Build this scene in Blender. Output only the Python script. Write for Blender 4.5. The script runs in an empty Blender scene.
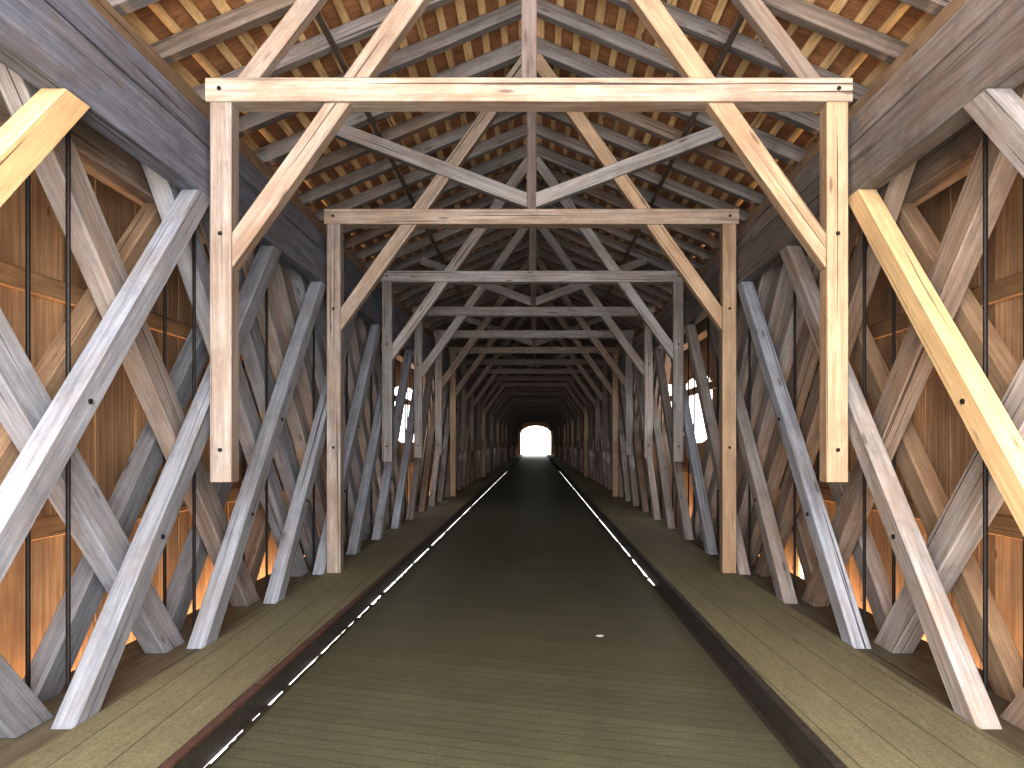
import bpy, math, random
from mathutils import Vector, Matrix
random.seed(7)
C = bpy.context.scene.collection
CX = -0.05
F, EYE = 820.0, 1.6
S = 3.28
Z1 = 5.95
END = 102.0
START = -2.0
ORD = ['first','second','third','fourth','fifth','sixth','seventh','eighth','ninth','tenth','eleventh','twelfth','thirteenth','fourteenth','fifteenth','sixteenth']
M = {}
# ---------------------------------------------------------------- materials
def nd(nt, t, **kw):
    n = nt.nodes.new(t)
    for k, v in kw.items(): setattr(n, k, v)
    return n
def math_n(nt, op, a, b=None, c=None):
    n = nd(nt, 'ShaderNodeMath', operation=op)
    for i, v in enumerate((a, b, c)):
        if v is None: continue
        if isinstance(v, (int, float)): n.inputs[i].default_value = v
        else: nt.links.new(v, n.inputs[i])
    return n.outputs[0]
def mix(nt, fac, a, b, mode='MIX'):
    n = nd(nt, 'ShaderNodeMix', data_type='RGBA', blend_type=mode)
    for i, v in ((0, fac), (6, a), (7, b)):
        if isinstance(v, (int, float)): n.inputs[i].default_value = v
        elif isinstance(v, tuple): n.inputs[i].default_value = (*v, 1)
        else: nt.links.new(v, n.inputs[i])
    return n.outputs[2]
def noise(nt, vec, scale, detail=5, rough=.6):
    n = nd(nt, 'ShaderNodeTexNoise'); n.inputs['Scale'].default_value = scale
    n.inputs['Detail'].default_value = detail; n.inputs['Roughness'].default_value = rough
    nt.links.new(vec, n.inputs['Vector']); return n.outputs['Fac']
def mapr(nt, v, a, b, c=0.0, d=1.0):
    n = nd(nt, 'ShaderNodeMapRange'); nt.links.new(v, n.inputs[0])
    for i, x in enumerate((a, b, c, d)): n.inputs[i+1].default_value = x
    return n.outputs[0]
def scaled(nt, vec, s):
    n = nd(nt, 'ShaderNodeVectorMath', operation='MULTIPLY'); nt.links.new(vec, n.inputs[0])
    n.inputs[1].default_value = s; return n.outputs[0]
def newmat(name):
    m = bpy.data.materials.new(name); m.use_nodes = True
    nt = m.node_tree; b = nt.nodes['Principled BSDF']
    return m, nt, b
def bump(nt, b, h, st=.4, dist=.01):
    n = nd(nt, 'ShaderNodeBump'); n.inputs['Strength'].default_value = st; n.inputs['Distance'].default_value = dist
    nt.links.new(h, n.inputs['Height']); nt.links.new(n.outputs[0], b.inputs['Normal'])

def timber(name, light, dark, stain, stain_amt=.5, rough=.75, vary=.35):
    m, nt, b = newmat(name)
    tc = nd(nt, 'ShaderNodeTexCoord'); oi = nd(nt, 'ShaderNodeObjectInfo')
    r = math_n(nt, 'MULTIPLY', oi.outputs['Random'], 60.0)
    cb = nd(nt, 'ShaderNodeCombineXYZ')
    for i in range(3): nt.links.new(r, cb.inputs[i])
    ad = nd(nt, 'ShaderNodeVectorMath', operation='ADD')
    nt.links.new(tc.outputs['Object'], ad.inputs[0]); nt.links.new(cb.outputs[0], ad.inputs[1])
    v = ad.outputs[0]
    g1 = noise(nt, scaled(nt, v, (.8, 20, 20)), 1.6, 8, .7)
    g2 = noise(nt, scaled(nt, v, (3, 100, 100)), 1.5, 4, .7)
    big = noise(nt, scaled(nt, v, (1.1, 3, 3)), 1.5, 6, .7)
    blot = noise(nt, scaled(nt, v, (2.2, 4, 4)), 1.2, 6, .75)
    crack = noise(nt, scaled(nt, v, (.35, 40, 40)), 1.2, 2, .5)
    col = mix(nt, mapr(nt, g1, .24, .66), dark, light)
    lo = .60 - .3*stain_amt
    col = mix(nt, mapr(nt, big, lo, lo+.28), col, mix(nt, .6, col, stain))
    col = mix(nt, mapr(nt, blot, .50, .70, 0, .55), col, dark)
    col = mix(nt, 1.0, col, mix(nt, g2, (.72,.72,.72), (1.18,1.18,1.18)), 'MULTIPLY')
    col = mix(nt, mapr(nt, crack, .66, .70, 0, .85), col, (.025,.018,.016))
    kn = nd(nt, 'ShaderNodeTexVoronoi'); kn.inputs['Scale'].default_value = 1.0
    nt.links.new(scaled(nt, v, (1.5, 7, 7)), kn.inputs['Vector'])
    col = mix(nt, mapr(nt, kn.outputs['Distance'], .12, .06, 0, .6), col, (.06,.04,.03))
    hs = nd(nt, 'ShaderNodeHueSaturation'); nt.links.new(col, hs.inputs['Color'])
    nt.links.new(math_n(nt, 'MULTIPLY_ADD', oi.outputs['Random'], vary, 1-vary*.5), hs.inputs['Value'])
    nt.links.new(hs.outputs[0], b.inputs['Base Color'])
    b.inputs['Roughness'].default_value = rough
    b.inputs['Specular IOR Level'].default_value = .3
    bump(nt, b, math_n(nt, 'SUBTRACT', math_n(nt, 'MULTIPLY', g2, .6), mapr(nt, crack, .65, .71)), .4, .006)
    return m
M['blue'] = timber('weathered_blue_grey_timber', (.36,.385,.44), (.14,.15,.18), (.22,.185,.165), .45)
M['chord'] = timber('dark_blue_grey_timber', (.20,.22,.28), (.06,.065,.085), (.15,.11,.085), .5)
M['grey'] = timber('weathered_grey_timber', (.40,.38,.38), (.14,.13,.125), (.26,.18,.13), .6)
M['brown'] = timber('weathered_brown_timber', (.32,.27,.235), (.11,.085,.07), (.22,.13,.075), .6)
M['rafter'] = timber('dark_grey_rafter_timber', (.31,.29,.285), (.10,.09,.085), (.20,.13,.09), .6)
M['king'] = timber('dark_king_post_timber', (.20,.165,.155), (.07,.055,.05), (.13,.08,.055), .6)
M['tan'] = timber('pale_tan_timber', (.50,.385,.27), (.26,.175,.12), (.26,.16,.10), .7)
M['beam'] = timber('tie_beam_timber', (.44,.375,.32), (.17,.135,.11), (.21,.125,.08), .8)
M['post'] = timber('grey_brown_post_timber', (.37,.335,.31), (.14,.115,.10), (.20,.13,.09), .7)
M['yellow'] = timber('new_yellow_timber', (.68,.53,.33), (.46,.33,.19), (.42,.29,.17), .5, .6, .1)
M['dark'] = timber('dark_timber', (.22,.18,.15), (.07,.055,.045), (.12,.08,.05), .5)
M['kerb'] = timber('kerb_timber', (.07,.065,.06), (.03,.025,.025), (.04,.03,.025), .5, .5)
M['nosing'] = timber('kerb_nosing_timber', (.15,.085,.07), (.06,.04,.035), (.08,.045,.035), .5, .5)
M['sill'] = timber('olive_grey_bottom_timber', (.21,.19,.14), (.10,.09,.065), (.13,.09,.055), .5)
M['batten'] = timber('batten_timber', (1.0,.77,.46), (.66,.43,.22), (.42,.24,.13), .45)
M['girt'] = timber('wall_rail_timber', (.52,.36,.22), (.26,.16,.09), (.26,.14,.07), .5)
def iron():
    m, nt, b = newmat('black_iron')
    tc = nd(nt, 'ShaderNodeTexCoord'); n = noise(nt, tc.outputs['Object'], 30)
    nt.links.new(mix(nt, n, (.008,.008,.01), (.04,.035,.035)), b.inputs['Base Color'])
    b.inputs['Metallic'].default_value = .6; b.inputs['Roughness'].default_value = .5
    return m
M['iron'] = iron()

def wall_mat():
    m, nt, b = newmat('orange_vertical_boards')
    tc = nd(nt, 'ShaderNodeTexCoord'); v = tc.outputs['Object']
    sp = nd(nt, 'ShaderNodeSeparateXYZ'); nt.links.new(v, sp.inputs[0])
    idx = math_n(nt, 'FLOOR', math_n(nt, 'DIVIDE', math_n(nt, 'ADD', sp.outputs[1], 2.0), .2))
    wn = nd(nt, 'ShaderNodeTexWhiteNoise', noise_dimensions='1D'); nt.links.new(idx, wn.inputs['W'])
    g = noise(nt, scaled(nt, v, (22, 22, .9)), 1.6, 6, .65)
    big = noise(nt, scaled(nt, v, (1, .8, .8)), 1.2, 4)
    kn = nd(nt, 'ShaderNodeTexVoronoi'); kn.inputs['Scale'].default_value = 1.0
    nt.links.new(scaled(nt, v, (5, 5, 2.2)), kn.inputs['Vector'])
    col = mix(nt, mapr(nt, g, .3, .7), (.38,.23,.13), (.74,.52,.33))
    col = mix(nt, mapr(nt, big, .44, .66, 0, .55), col, (.18,.11,.075))
    col = mix(nt, mapr(nt, kn.outputs['Distance'], .10, .05, 0, .8), col, (.12,.06,.03))
    hs = nd(nt, 'ShaderNodeHueSaturation'); nt.links.new(col, hs.inputs['Color'])
    nt.links.new(mapr(nt, wn.outputs[0], 0, 1, .6, 1.2), hs.inputs['Value'])
    nt.links.new(hs.outputs[0], b.inputs['Base Color']); b.inputs['Roughness'].default_value = .75
    bump(nt, b, g, .35, .006)
    return m
M['wall'] = wall_mat()

def plank_mat(name, skew, pitch, c1, c2, line, rough, along=False, spec=.3, lf=.6):
    m, nt, b = newmat(name)
    tc = nd(nt, 'ShaderNodeTexCoord'); v = tc.outputs['Object']
    sp = nd(nt, 'ShaderNodeSeparateXYZ'); nt.links.new(v, sp.inputs[0])
    a, o = (sp.outputs[0], sp.outputs[1]) if along else (sp.outputs[1], sp.outputs[0])
    q = math_n(nt, 'DIVIDE', math_n(nt, 'MULTIPLY_ADD', o, skew, a), pitch)
    idx = math_n(nt, 'FLOOR', q); fr = math_n(nt, 'FRACT', q)
    wn = nd(nt, 'ShaderNodeTexWhiteNoise', noise_dimensions='1D'); nt.links.new(idx, wn.inputs['W'])
    sc = (30, 2.5, 3) if along else (2.5, 30, 3)
    g = noise(nt, scaled(nt, v, sc), 1.3, 6, .7)
    big = noise(nt, scaled(nt, v, (1.4, .5, 1)), 1.4, 5, .6)
    fine = noise(nt, v, 70, 3, .6)
    col = mix(nt, mapr(nt, g, .25, .75), c1, c2)
    col = mix(nt, 1.0, col, mix(nt, mapr(nt, big, .30, .72), (.87,.87,.87), (1.13,1.13,1.1)), 'MULTIPLY')
    col = mix(nt, 1.0, col, mix(nt, wn.outputs[0], (.92,.92,.92), (1.08,1.08,1.08)), 'MULTIPLY')
    col = mix(nt, 1.0, col, mix(nt, fine, (.45,.45,.45), (1.55,1.55,1.55)), 'MULTIPLY')
    ln = math_n(nt, 'LESS_THAN', fr, line)
    col = mix(nt, math_n(nt, 'MULTIPLY', ln, lf), col, (.012,.01,.008))
    nt.links.new(col, b.inputs['Base Color']); b.inputs['Roughness'].default_value = rough
    b.inputs['Specular IOR Level'].default_value = spec
    bump(nt, b, math_n(nt, 'SUBTRACT', fine, math_n(nt, 'MULTIPLY', ln, .4)), .3, .004)
    return m
M['road'] = plank_mat('dark_olive_road_planks', .34, .13, (.088,.092,.062), (.125,.130,.09), .07, .5, lf=.5, spec=.4)
M['walk'] = plank_mat('olive_walkway_planks', .03, .26, (.165,.158,.105), (.225,.215,.145), .03, .65, True)

def tile_mat():
    m, nt, b = newmat('red_brown_roof_underside')
    tc = nd(nt, 'ShaderNodeTexCoord'); v = tc.outputs['Object']
    n = noise(nt, v, 2.5, 6); g = noise(nt, scaled(nt, v, (3, 20, 3)), 1.5, 5)
    col = mix(nt, mapr(nt, g, .3, .7), (.34,.17,.09), (.58,.33,.18))
    nt.links.new(mix(nt, 1.0, col, mix(nt, mapr(nt, n, .3, .7), (.6,.55,.52), (1.25,1.25,1.2)), 'MULTIPLY'), b.inputs['Base Color'])
    b.inputs['Roughness'].default_value = .85
    return m
M['tile'] = tile_mat()
def simple(name, c, c2, rough=.8):
    m, nt, b = newmat(name)
    tc = nd(nt, 'ShaderNodeTexCoord')
    nt.links.new(mix(nt, noise(nt, tc.outputs['Object'], 8), c, c2), b.inputs['Base Color'])
    b.inputs['Roughness'].default_value = rough; return m
M['ground'] = simple('pale_ground', (.6,.6,.56), (.8,.8,.76))
M['filler'] = simple('dark_filler', (.02,.017,.012), (.06,.05,.035))
M['paper'] = simple('white_paper', (.8,.8,.8), (.95,.95,.95))

# ---------------------------------------------------------------- helpers
def tag(o, label=None, cat=None, group=None, kind=None):
    if label: o['label'] = label
    if cat: o['category'] = cat
    if group: o['group'] = group
    if kind: o['kind'] = kind
    return o
def link(name, me, parent=None):
    o = bpy.data.objects.new(name, me); C.objects.link(o)
    if parent: o.parent = parent
    return o
def empty(name, loc):
    o = link(name, None); o.location = loc; o.empty_display_size = .2; return o
class MB:
    def __init__(s): s.v = []; s.f = []
    def box(s, a, b):
        n = len(s.v)
        for x in (a[0], b[0]):
            for y in (a[1], b[1]):
                for z in (a[2], b[2]): s.v.append((x, y, z))
        for q in ((0,1,3,2),(4,6,7,5),(0,4,5,1),(2,3,7,6),(0,2,6,4),(1,5,7,3)): s.f.append(tuple(n+i for i in q))
    def rings(s, rs):
        n = len(s.v); k = len(rs[0])
        for r in rs: s.v += [tuple(p) for p in r]
        for i in range(len(rs)-1):
            for j in range(k):
                a = n+i*k+j; b = n+i*k+(j+1) % k
                s.f.append((a, b, b+k, a+k))
        s.f.append(tuple(n+j for j in reversed(range(k)))); s.f.append(tuple(n+(len(rs)-1)*k+j for j in range(k)))
    def mesh(s, name, mat):
        me = bpy.data.meshes.new(name); me.from_pydata(s.v, [], s.f); me.materials.append(mat); me.update(); return me
    def build(s, name, mat, parent=None): return link(name, s.mesh(name, mat), parent)
def frame_of(p0, p1, n):
    X = (p1-p0).normalized(); Zl = (n - X*n.dot(X)).normalized(); Y = Zl.cross(X)
    return X, Y, Zl
def beam_rings(L, w, t, k0, k1, seed, c=.007, jit=.001):
    rnd = random.Random(seed)
    hw, ht = w/2, t/2
    prof = [(-hw+c,-ht),(hw-c,-ht),(hw,-ht+c),(hw,ht-c),(hw-c,ht),(-hw+c,ht),(-hw,ht-c),(-hw,-ht+c)]
    n = max(1, min(24, int(L/.6))); out = []
    for i in range(n+1):
        f = i/n; r = []
        dy, dz = ((rnd.uniform(-jit,jit), rnd.uniform(-jit,jit)) if 0 < i < n else (0,0))
        for (y, z) in prof:
            x = L*f
            x += (k0[0]*y + k0[1]*z)*(1-f) + (k1[0]*y + k1[1]*z)*f
            r.append((x, y+dy, z+dz))
        out.append(r)
    return out
CACHE = {}
def shear(X, Y, Zl, m):
    if m is None: return (0.0, 0.0)
    m = Vector(m); d = X.dot(m)
    return (round(-Y.dot(m)/d, 4), round(-Zl.dot(m)/d, 4))
MATS = {}
def beam(name, p0, p1, n, w, t, mat, parent=None, cut0=None, cut1=None):
    p0, p1, n = Vector(p0), Vector(p1), Vector(n)
    X, Y, Zl = frame_of(p0, p1, n); L = (p1-p0).length
    k0, k1 = shear(X,Y,Zl,cut0), shear(X,Y,Zl,cut1)
    var = random.randint(0, 2)
    key = (round(L,3), w, t, mat, k0, k1, var)
    if key not in CACHE:
        mb = MB(); mb.rings(beam_rings(L, w, t, k0, k1, str(key)))
        CACHE[key] = mb.mesh(name, M[mat])
    o = link(name, CACHE[key], parent)
    base = parent.location if parent else Vector((0,0,0))
    R = Matrix((X, Y, Zl)).transposed().to_4x4()
    o.matrix_basis = Matrix.Translation(p0-base) @ R
    MATS[o.name] = Matrix.Translation(p0) @ R
    return o
def cyl_mesh(r, L, seg, mat, name):
    key = ('cyl', r, L, seg, mat)
    if key not in CACHE:
        mb = MB()
        mb.rings([[(r*k*math.cos(2*math.pi*j/seg), r*k*math.sin(2*math.pi*j/seg), z) for j in range(seg)] for (z, k) in ((0,1),(L*.8,1),(L,.75))])
        CACHE[key] = mb.mesh(name, M[mat])
    return CACHE[key]
def rod_mesh(r, L, seg):
    key = ('rod', r, L, seg)
    if key not in CACHE:
        mb = MB()
        mb.rings([[(r*k*math.cos(2*math.pi*j/seg), r*k*math.sin(2*math.pi*j/seg), z) for j in range(seg)] for (z, k) in ((0,1.4),(.03,1.4),(.031,1),(L-.031,1),(L-.03,1.4),(L,1.4))])
        CACHE[key] = mb.mesh('iron_rod', M['iron'])
    return CACHE[key]
def bolt(timber_obj, loc, axis, r=.015, L=.014):
    o = link('bolt', cyl_mesh(r, L, 8, 'iron', 'bolt'), timber_obj)
    q = Vector(axis).to_track_quat('Z', 'Y').to_matrix().to_4x4()
    o.matrix_basis = MATS[timber_obj.name].inverted() @ (Matrix.Translation(Vector(loc)) @ q)
    return o
def X_(s, a): return CX + s*a
def side(s): return 'left' if s < 0 else 'right'

# ---------------------------------------------------------------- camera
cam = bpy.data.cameras.new('camera'); co = bpy.data.objects.new('camera', cam); C.objects.link(co)
co.location = (0, 0, EYE); co.rotation_euler = (math.pi/2, 0, 0)
cam.sensor_width = 36; cam.lens = 36*F/1024; cam.shift_x = -24/1024; cam.shift_y = 59/1024
cam.clip_start = .05; cam.clip_end = 400
bpy.context.scene.camera = co

# ---------------------------------------------------------------- deck
RL, RR = -1.60, 1.30
GAP = .034
mb = MB(); mb.box((RL, START, -.012), (RR, END, 0)); tag(mb.build('floor', M['road']), kind='structure')
for s in (-1, 1):
    e = RL if s < 0 else RR
    k0 = e + s*GAP; k1 = k0 + s*.05
    a, b = sorted((k0, k1)); mb = MB(); mb.box((a, START, .003), (b, END, .135))
    root = empty('kerb', (0,0,0)); mb.build('kerb_timber', M['kerb'], root)
    tag(root, '%s timber kerb running between the road and the %s walkway' % ('dark reddish' if s < 0 else 'black', side(s)), 'kerb', 'kerbs along the road')
    a, b = sorted((k0+s*.004, k1+s*.002)); mb = MB()
    mb.rings([[(a,y,.136),(b,y,.136),(b,y,.154),(b-.008,y,.158),(a+.008,y,.158),(a,y,.154)] for y in (START, 20, 50, END)])
    mb.build('nosing', M['nosing' if s < 0 else 'kerb'], root)
    mb = MB()
    a, b = sorted((k1 + s*.010, X_(s, 2.304)))
    mb.box((a, START, .125), (b, END, .15))
    tag(mb.build('walkway', M['walk']), 'raised olive grey plank walkway along the %s side of the road' % side(s), 'walkway', 'raised walkways')
    mb = MB(); rnd = random.Random(11+s); y = START  # filler pieces added to break up the daylight line seen through the slit
    g = GAP - .0005
    if s > 0:
        mb.box((e, START, -.006), (e+g, 9.2, .004)); y = 9.2
    while y < 46:
        l = rnd.uniform(.02, .15)
        wd = rnd.uniform(.018, .030) if y < 8 else rnd.uniform(.004, .022)
        if rnd.random() < .12: wd = g
        a, b = sorted((e, e + s*wd))
        mb.box((a, y, -.006), (b, y+l, .004))
        y += l
    a, b = sorted((e, e + s*g)); mb.box((a, y, -.006), (b, END, .004))
    tag(mb.build('filler', M['filler']), 'added dark filler breaking up daylight in the slit along the %s edge of the road' % side(s), 'filler', kind='stuff')
    o = beam('bottom_chord', (X_(s,2.635), START, -.06), (X_(s,2.635), END, -.06), (1,0,0), .38, .62, 'sill')
    tag(o, 'broad bottom chord timber carrying the feet of the %s truss' % side(s), 'beam', 'bottom chords of the trusses')
    a, b = sorted((X_(s,2.955), X_(s,3.17))); mb = MB(); mb.box((a, 42, .02), (b, END, .06))  # added strip closing the wall-foot slot, keeping light out of the depth
    tag(mb.build('light_block_1' if s < 0 else 'light_block_2', M['girt']), kind='structure')

mb = MB(); mb.rings([[(.032*math.cos(a)*(1+.25*math.sin(3*a)), .035*math.sin(a), z) for a in [2*math.pi*j/10 for j in range(10)]] for z in (.0005, .002)])
o = mb.build('paper_scrap', M['paper']); o.location = (.53, 6.8, 0)
tag(o, 'tiny white scrap of paper lying on the dark road', 'litter')

# ---------------------------------------------------------------- side trusses
CUT = (0,0,1)
NMAX = 38
FOOT = .133
def diag_label(layer, s, k, tone, lean):
    if k < 14:
        return '%s %s diagonal timber leaning %s, %s from the viewer in the %s truss' % (tone, layer, lean, ORD[k], side(s))
    return 'small dim %s diagonal timber far down the %s truss, past the fourteenth' % (layer, side(s))
farb = {-1: MB(), 1: MB()}
DWS = {'inner': .17, 'middle': .235, 'outer': .205}
DTS = {'inner': .13, 'middle': .145, 'outer': .13}
SKIP = {-1: (8, 9, 10), 1: (6, 7, 8)}
count = {}
def put_diag(s, xc, y0, y1, z0, z1, mat, layer, k, lean, tone):
    if layer != 'inner' and k in SKIP[s]: return None
    n = count.get((s, layer), 0); count[(s, layer)] = n+1
    o = beam('diagonal_brace', (X_(s,xc), y0, z0), (X_(s,xc), y1, z1), (s,0,0), DWS[layer], DTS[layer], mat, None, CUT, CUT)
    tag(o, diag_label(layer, s, n, tone, lean), 'diagonal brace', '%s diagonals of the %s truss' % (layer, side(s)))
    return o
TONE = {'blue':'blue grey','grey':'weathered grey','brown':'weathered brown','tan':'pale tan','yellow':'new yellow'}
for s in (-1, 1):
    for k in range(NMAX+22):
        rnd = random.Random(k*3+s)
        y0 = 2.68 + 1.64*(k-1)
        if y0 + 4.0 > END-.4: break
        far = k >= NMAX
        ma = 'blue' if s < 0 else rnd.choice(('grey','grey','blue'))
        if s < 0 and k == 0: ma = 'yellow'
        if s > 0 and k == 1: ma = 'yellow'
        mbm = rnd.choice(('blue','grey','grey')) if s < 0 else rnd.choice(('brown','grey','brown'))
        mc = rnd.choice(('grey','blue','brown')) if s < 0 else rnd.choice(('tan','grey','brown'))
        if k == 1: mc = 'tan'
        if k == 2 and s > 0: mc = 'tan'
        if k > 8:
            ma = rnd.choice(('grey','brown')); mbm = 'brown'; mc = 'brown'
        if far:
            for (xc, ya, yb, zb) in ((2.385, y0, y0+3.2, 3.38), (2.61, y0+3.2, y0-.35, 3.75), (2.61, y0+4.02, y0+.47, 3.75), (2.805, y0+.35, y0+3.55, 3.38)):
                p0, p1 = Vector((X_(s,xc), ya, FOOT)), Vector((X_(s,xc), yb, zb))
                Xv, Yv, Zv = frame_of(p0, p1, Vector((s,0,0)))
                kk = shear(Xv, Yv, Zv, CUT); rr = beam_rings((p1-p0).length, .18, .13, kk, kk, k, jit=0)
                farb[s].rings([[p0 + Xv*p[0] + Yv*p[1] + Zv*p[2] for p in r] for r in (rr[0], rr[-1])])
            continue
        a = put_diag(s, 2.38, y0, y0+3.2, FOOT, 3.382, ma, 'inner', k, 'away', TONE[ma])
        b = put_diag(s, 2.607, y0+3.2, y0-.35, FOOT, 3.75, mbm, 'middle', k, 'back', TONE[mbm])
        if k >= 3: put_diag(s, 2.607, y0+4.02, y0+.47, FOOT, 3.75, mbm, 'middle', k, 'back', TONE[mbm])
        c = put_diag(s, 2.80, y0+.35, y0+3.55, FOOT, 3.382, mc, 'outer', k, 'away', TONE[mc])
        if k < 10:
            xf = X_(s, 2.38-.065)
            for fz in (.27, .52): bolt(a, (xf, y0+3.2*fz, .13+3.25*fz), (-s,0,0))
    if farb[s].v:
        tag(farb[s].build('distant_diagonals', M['brown']), 'dim mass of crossed diagonals at the far end of the %s truss' % side(s), 'diagonal braces', kind='stuff')
    k = 0; y = 4.45-1.64
    while y < 46:
        for xr, nm in ((2.489, 'inner'), (2.707, 'outer')):
            rt = link('iron_rod', rod_mesh(.0125, 3.59 if nm == 'inner' else 3.63, 10))
            rt.location = (X_(s,xr), y, .133)
            if k < 14: lb = 'black %s iron tension rod, %s from the viewer in the %s truss' % (nm, ORD[k], side(s))
            else: lb = 'thin black %s iron rod far down the %s truss, past the fourteenth' % (nm, side(s))
            tag(rt, lb, 'iron rod', '%s iron rods of the %s truss' % (nm, side(s)))
        y += 1.64; k += 1
    for nm, lab, x0, x1, z0, z1, mt in (
        ('top_chord', 'inner top chord timber capping the %s truss', 2.312, 2.468, 3.385, 3.73, 'chord' if s < 0 else 'rafter'),
        ('top_chord', 'outer top chord timber of the %s truss, nearer the boards', 2.735, 2.93, 3.385, 3.77, 'brown'),
        ('cap_beam', 'flat capping beam laid on both top chords of the %s truss', 2.37, 2.85, 3.79, 3.99, 'chord' if s < 0 else 'rafter'),
        ('wall_plate', 'high wall plate under the rafter feet above the %s boards', 2.95, 3.13, 4.50, 4.70, 'tan'),
        ('wall_rail', 'lower horizontal rail fixed across the %s wall boards', 3.14, 3.178, .98, 1.12, 'girt'),
        ('wall_rail', 'upper horizontal rail fixed across the %s wall boards', 3.14, 3.178, 2.55, 2.69, 'girt')):
        xm = X_(s, (x0+x1)/2); zm = (z0+z1)/2
        o = beam(nm, (xm, START, zm), (xm, END-.02, zm), (s,0,0), round(z1-z0,3), round(x1-x0,3), mt)
        tag(o, lab % side(s), 'beam', 'long beams of the %s side' % side(s))

# ---------------------------------------------------------------- walls of upright boards
def openings(s):
    if s < 0: o = [(18.4,23.0,1.6,3.0), (13.2,14.0,.2,1.4), (16.4,17.0,.2,1.2), (10.6,10.8,-.3,.7)]
    else: o = [(14.6,17.6,1.6,2.9), (18.2,22.0,1.6,3.0), (12.6,13.2,-.3,.8), (9.6,9.8,-.3,.7)]
    y = 26.0
    while y < 62: o.append((y, y+3.2, 1.3, 2.9)); y += 6.56
    while y < 96: o.append((y, y+1.8, 1.4, 2.7)); y += 6.56
    return o
for s in (-1, 1):
    mb = MB(); rnd = random.Random(5+s); y = START; ops = openings(s)
    x0, x1 = sorted((X_(s,3.18), X_(s,3.205)))
    while y < END:
        w = .2 - rnd.choice((.0015,)*14 + (.006,.009))
        dx = rnd.uniform(0, .008)
        segs = [(-.45, 4.893)]
        for (a, b, z0, z1) in ops:
            if a-.01 <= y+.1 <= b+.01:
                q = abs((y+.1-(a+b)/2)/((b-a)/2)); q = min(1, q); h = (z1-z0)/2*(1-.35*q**3); zc = (z0+z1)/2
                segs = [(-.45, zc-h), (zc+h, 4.893)]
        for (za, zb) in segs:
            if zb-za > .2: mb.box((x0+dx, y, za), (x1+dx, y+w, zb))
        y += .2
    tag(mb.build('wall_'+side(s), M['wall']), kind='structure')

# ---------------------------------------------------------------- roof
SL = .42; RZ = 6.0
th = math.atan(SL)
for s in (-1, 1):
    dz0, dz1 = .235, .275
    mb = MB()
    xe = 3.55
    v = [(X_(s,0),START-.3,RZ+dz0),(X_(s,xe),START-.3,RZ-SL*xe+dz0),(X_(s,xe),START-.3,RZ-SL*xe+dz1),(X_(s,0),START-.3,RZ+dz1)]
    w = [(a, END+.3, c) for a, b, c in v]
    mb.rings([v, w] if s > 0 else [v[::-1], w[::-1]])
    tag(mb.build('ceiling_'+side(s), M['tile']), kind='structure')
    N = 16
    for i in range(N):
        x = .10 + i*.20
        z = RZ - SL*x + .174 + .03
        o = beam('roof_batten', (X_(s,x), START, z), (X_(s,x), END, z), (s*math.sin(th),0,math.cos(th)), .08 if i % 3 else .095, .045, 'batten')
        tag(o, 'pale tan roof batten, %s down from the ridge on the %s slope' % (ORD[i], side(s)), 'batten', 'battens of the %s roof slope' % side(s))
    nn = (0,1,0); k = 0; y = Z1 - S*2 + S/4
    while y < END-.5:
        ph = round(((y-Z1)/(S/4))) % 4
        if ph != 0:
            off = .15/2/math.cos(th)
            o = beam('rafter', (X_(s,.012), y, RZ+off+.01), (X_(s,3.16), y, RZ-SL*3.16+off+.01), nn, .145, .12, 'rafter' if (k % 3) else 'brown', None, (1,0,0), (1,0,0))
            kk = k
            lb = ('common rafter, %s from the viewer on the %s roof slope' % (ORD[kk], side(s))) if kk < 16 else 'dim common rafter far down the %s roof slope, past the sixteenth' % side(s)
            tag(o, ('grey ' if (k % 3) else 'brown ')*(kk < 16) + lb, 'rafter', 'common rafters of the %s slope' % side(s))
            k += 1
        y += S/4
    o = beam('purlin', (X_(s,1.78), START, 5.185), (X_(s,1.78), END, 5.185), (0,0,1), .05, .04, 'dark')
    tag(o, 'dark thin purlin under the rafters of the %s roof slope' % side(s), 'beam', 'dark purlins')

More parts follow.
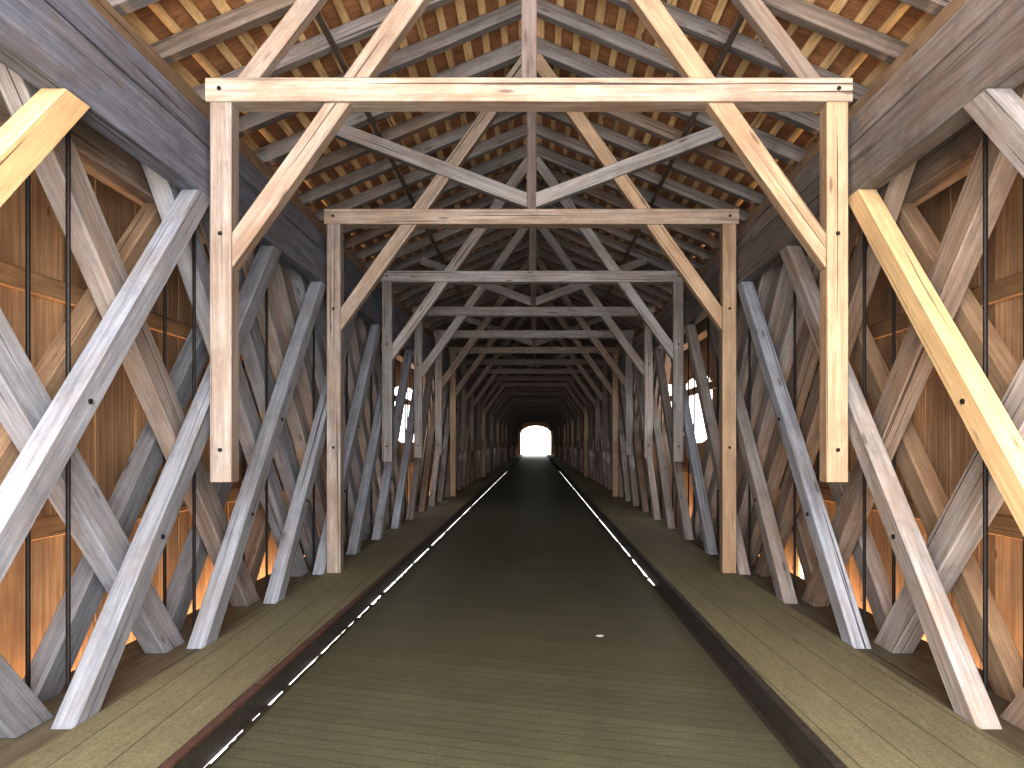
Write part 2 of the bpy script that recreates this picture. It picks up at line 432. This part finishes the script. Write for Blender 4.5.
# ---------------------------------------------------------------- roof trusses
k = 1
nY = (0,-1,0)
while Z1 + S*(k-1) < END-1:
    Y = Z1 + S*(k-1)
    stand = (k % 4 == 2)
    root = empty('roof_truss', (CX, Y, 4.04))
    if k <= 14: lb = 'timber roof truss and tie beam with %s side posts, %s from the viewer' % ('standing' if stand else 'hanging', ORD[k-1])
    else: lb = 'small dim timber roof truss deep in the bridge, past the fourteenth'
    tag(root, lb, 'roof truss', 'roof trusses down the bridge')
    tb = 'beam' if k < 3 else ('grey' if k < 6 else 'brown')
    tie = beam('tie_beam', (CX-2.31, Y, 4.125), (CX+2.31, Y, 4.125), nY, .17, .20, tb, root)
    kp = beam('king_post', (CX, Y, 4.21), (CX, Y, RZ+.1), nY, .11, .13, 'king', root)
    off = .18/2/math.cos(th)
    for s in (-1, 1):
        zb = .15 if stand else 1.32
        pm = ('post' if s < 0 else 'tan') if k <= 1 else (('post' if s < 0 and k == 2 else 'tan') if stand else 'grey')
        if k > 6 and not stand: pm = 'brown'
        p = beam('post', (X_(s,2.21), Y, zb), (X_(s,2.21), Y, 4.04), nY, .155, .16, pm, root)
        bm_ = 'tan' if (s > 0 and k <= 2) else ('beam' if s < 0 and k < 3 else ('grey' if k < 5 else 'brown'))
        beam('knee_brace', (X_(s,2.13), Y, 2.99), (X_(s,.06), Y, 2.99+1.40*2.07), nY, .15, .13, bm_, root, (1,0,0), (1,0,0))
        beam('principal_rafter', (X_(s,.005), Y, RZ+off-.02), (X_(s,3.16), Y, RZ-SL*3.16+off-.02), nY, .17, .15, 'rafter', root, (1,0,0), (1,0,0))
        if k % 2 == 0:
            beam('strut', (X_(s,.05), Y-.03, 4.31), (X_(s,2.15), Y-.03, 5.10), nY, .155, .14, 'grey', root, (1,0,0), None)
        elif k == 1:
            beam('strut', (X_(s,2.05), Y+.02, 4.21), (X_(s,1.0), Y+.02, 5.58), nY, .13, .11, 'brown', root, CUT, None)
        if k <= 6:
            bolt(tie, (X_(s,2.21), Y-.10, 4.13), nY)
            for z in (3.1, 1.55): bolt(p, (X_(s,2.21), Y-.08, z), nY)
    k += 1

# ---------------------------------------------------------------- far end, portal with an arched head
mb = MB()
x0, x1, zs, zt = -1.92, 1.86, 2.7, 3.75
arc = [((x0+x1)/2 + (x1-x0)/2*math.cos(a), zs + (zt-zs)*math.sin(a)) for a in [math.pi*i/12 for i in range(13)]]
mb.box((-3.3, END, -.3), (x0, END+.1, zs)); mb.box((x1, END, -.3), (3.2, END+.1, zs))
for (ax, az), (bx, bz) in zip(arc[:-1], arc[1:]):
    mb.rings([[(bx, y, bz), (ax, y, az), (ax, y, 4.7), (bx, y, 4.7)] for y in (END, END+.1)])
mb.box((-3.3, END, zs), (x0, END+.1, 4.7)); mb.box((x1, END, zs), (3.2, END+.1, 4.7))
g = [(-3.3,4.7),(3.2,4.7),(CX,6.05)]
mb.rings([[(x, END, z) for x, z in g[::-1]], [(x, END+.1, z) for x, z in g[::-1]]])
tag(mb.build('wall_back', M['wall']), kind='structure')
mb = MB(); mb.box((-30, END+.2, -.2), (30, END+60, -.01)); tag(mb.build('ground', M['ground']), kind='structure')

# ---------------------------------------------------------------- light
w = bpy.data.worlds.new('world'); bpy.context.scene.world = w; w.use_nodes = True
w.node_tree.nodes['Background'].inputs[0].default_value = (1, .99, .98, 1)
w.node_tree.nodes['Background'].inputs[1].default_value = 3.4
def area(loc, target, sx, sy, e, col, up='Y'):
    l = bpy.data.lights.new('area', 'AREA'); l.shape = 'RECTANGLE'; l.size = sx; l.size_y = sy; l.energy = e; l.color = col
    o = bpy.data.objects.new('area', l); C.objects.link(o); o.location = loc
    o.rotation_euler = (Vector(target)-Vector(loc)).to_track_quat('-Z',up).to_euler()
area((0,-3.5,3.4), (0,7,1.4), 6, 4, 1750, (.97,.985,1))
area((0,-2.5,.4), (0,5.5,6.0), 5, 1.5, 800, (1,.93,.82))  # added upward lamp by the entrance, brightening the near roof
for s in (-1, 1):   # added warm lamps shining up through the slot, brightening the foot of each wall
    area((X_(s,3.06), 20, -.4), (X_(s,3.06), 20, 3), .16, 36, 560, (1,.58,.26))
vs = bpy.context.scene.view_settings
vs.view_transform = 'Standard'
vs.look = 'None'
vs.gamma = .80
vs.exposure = .25
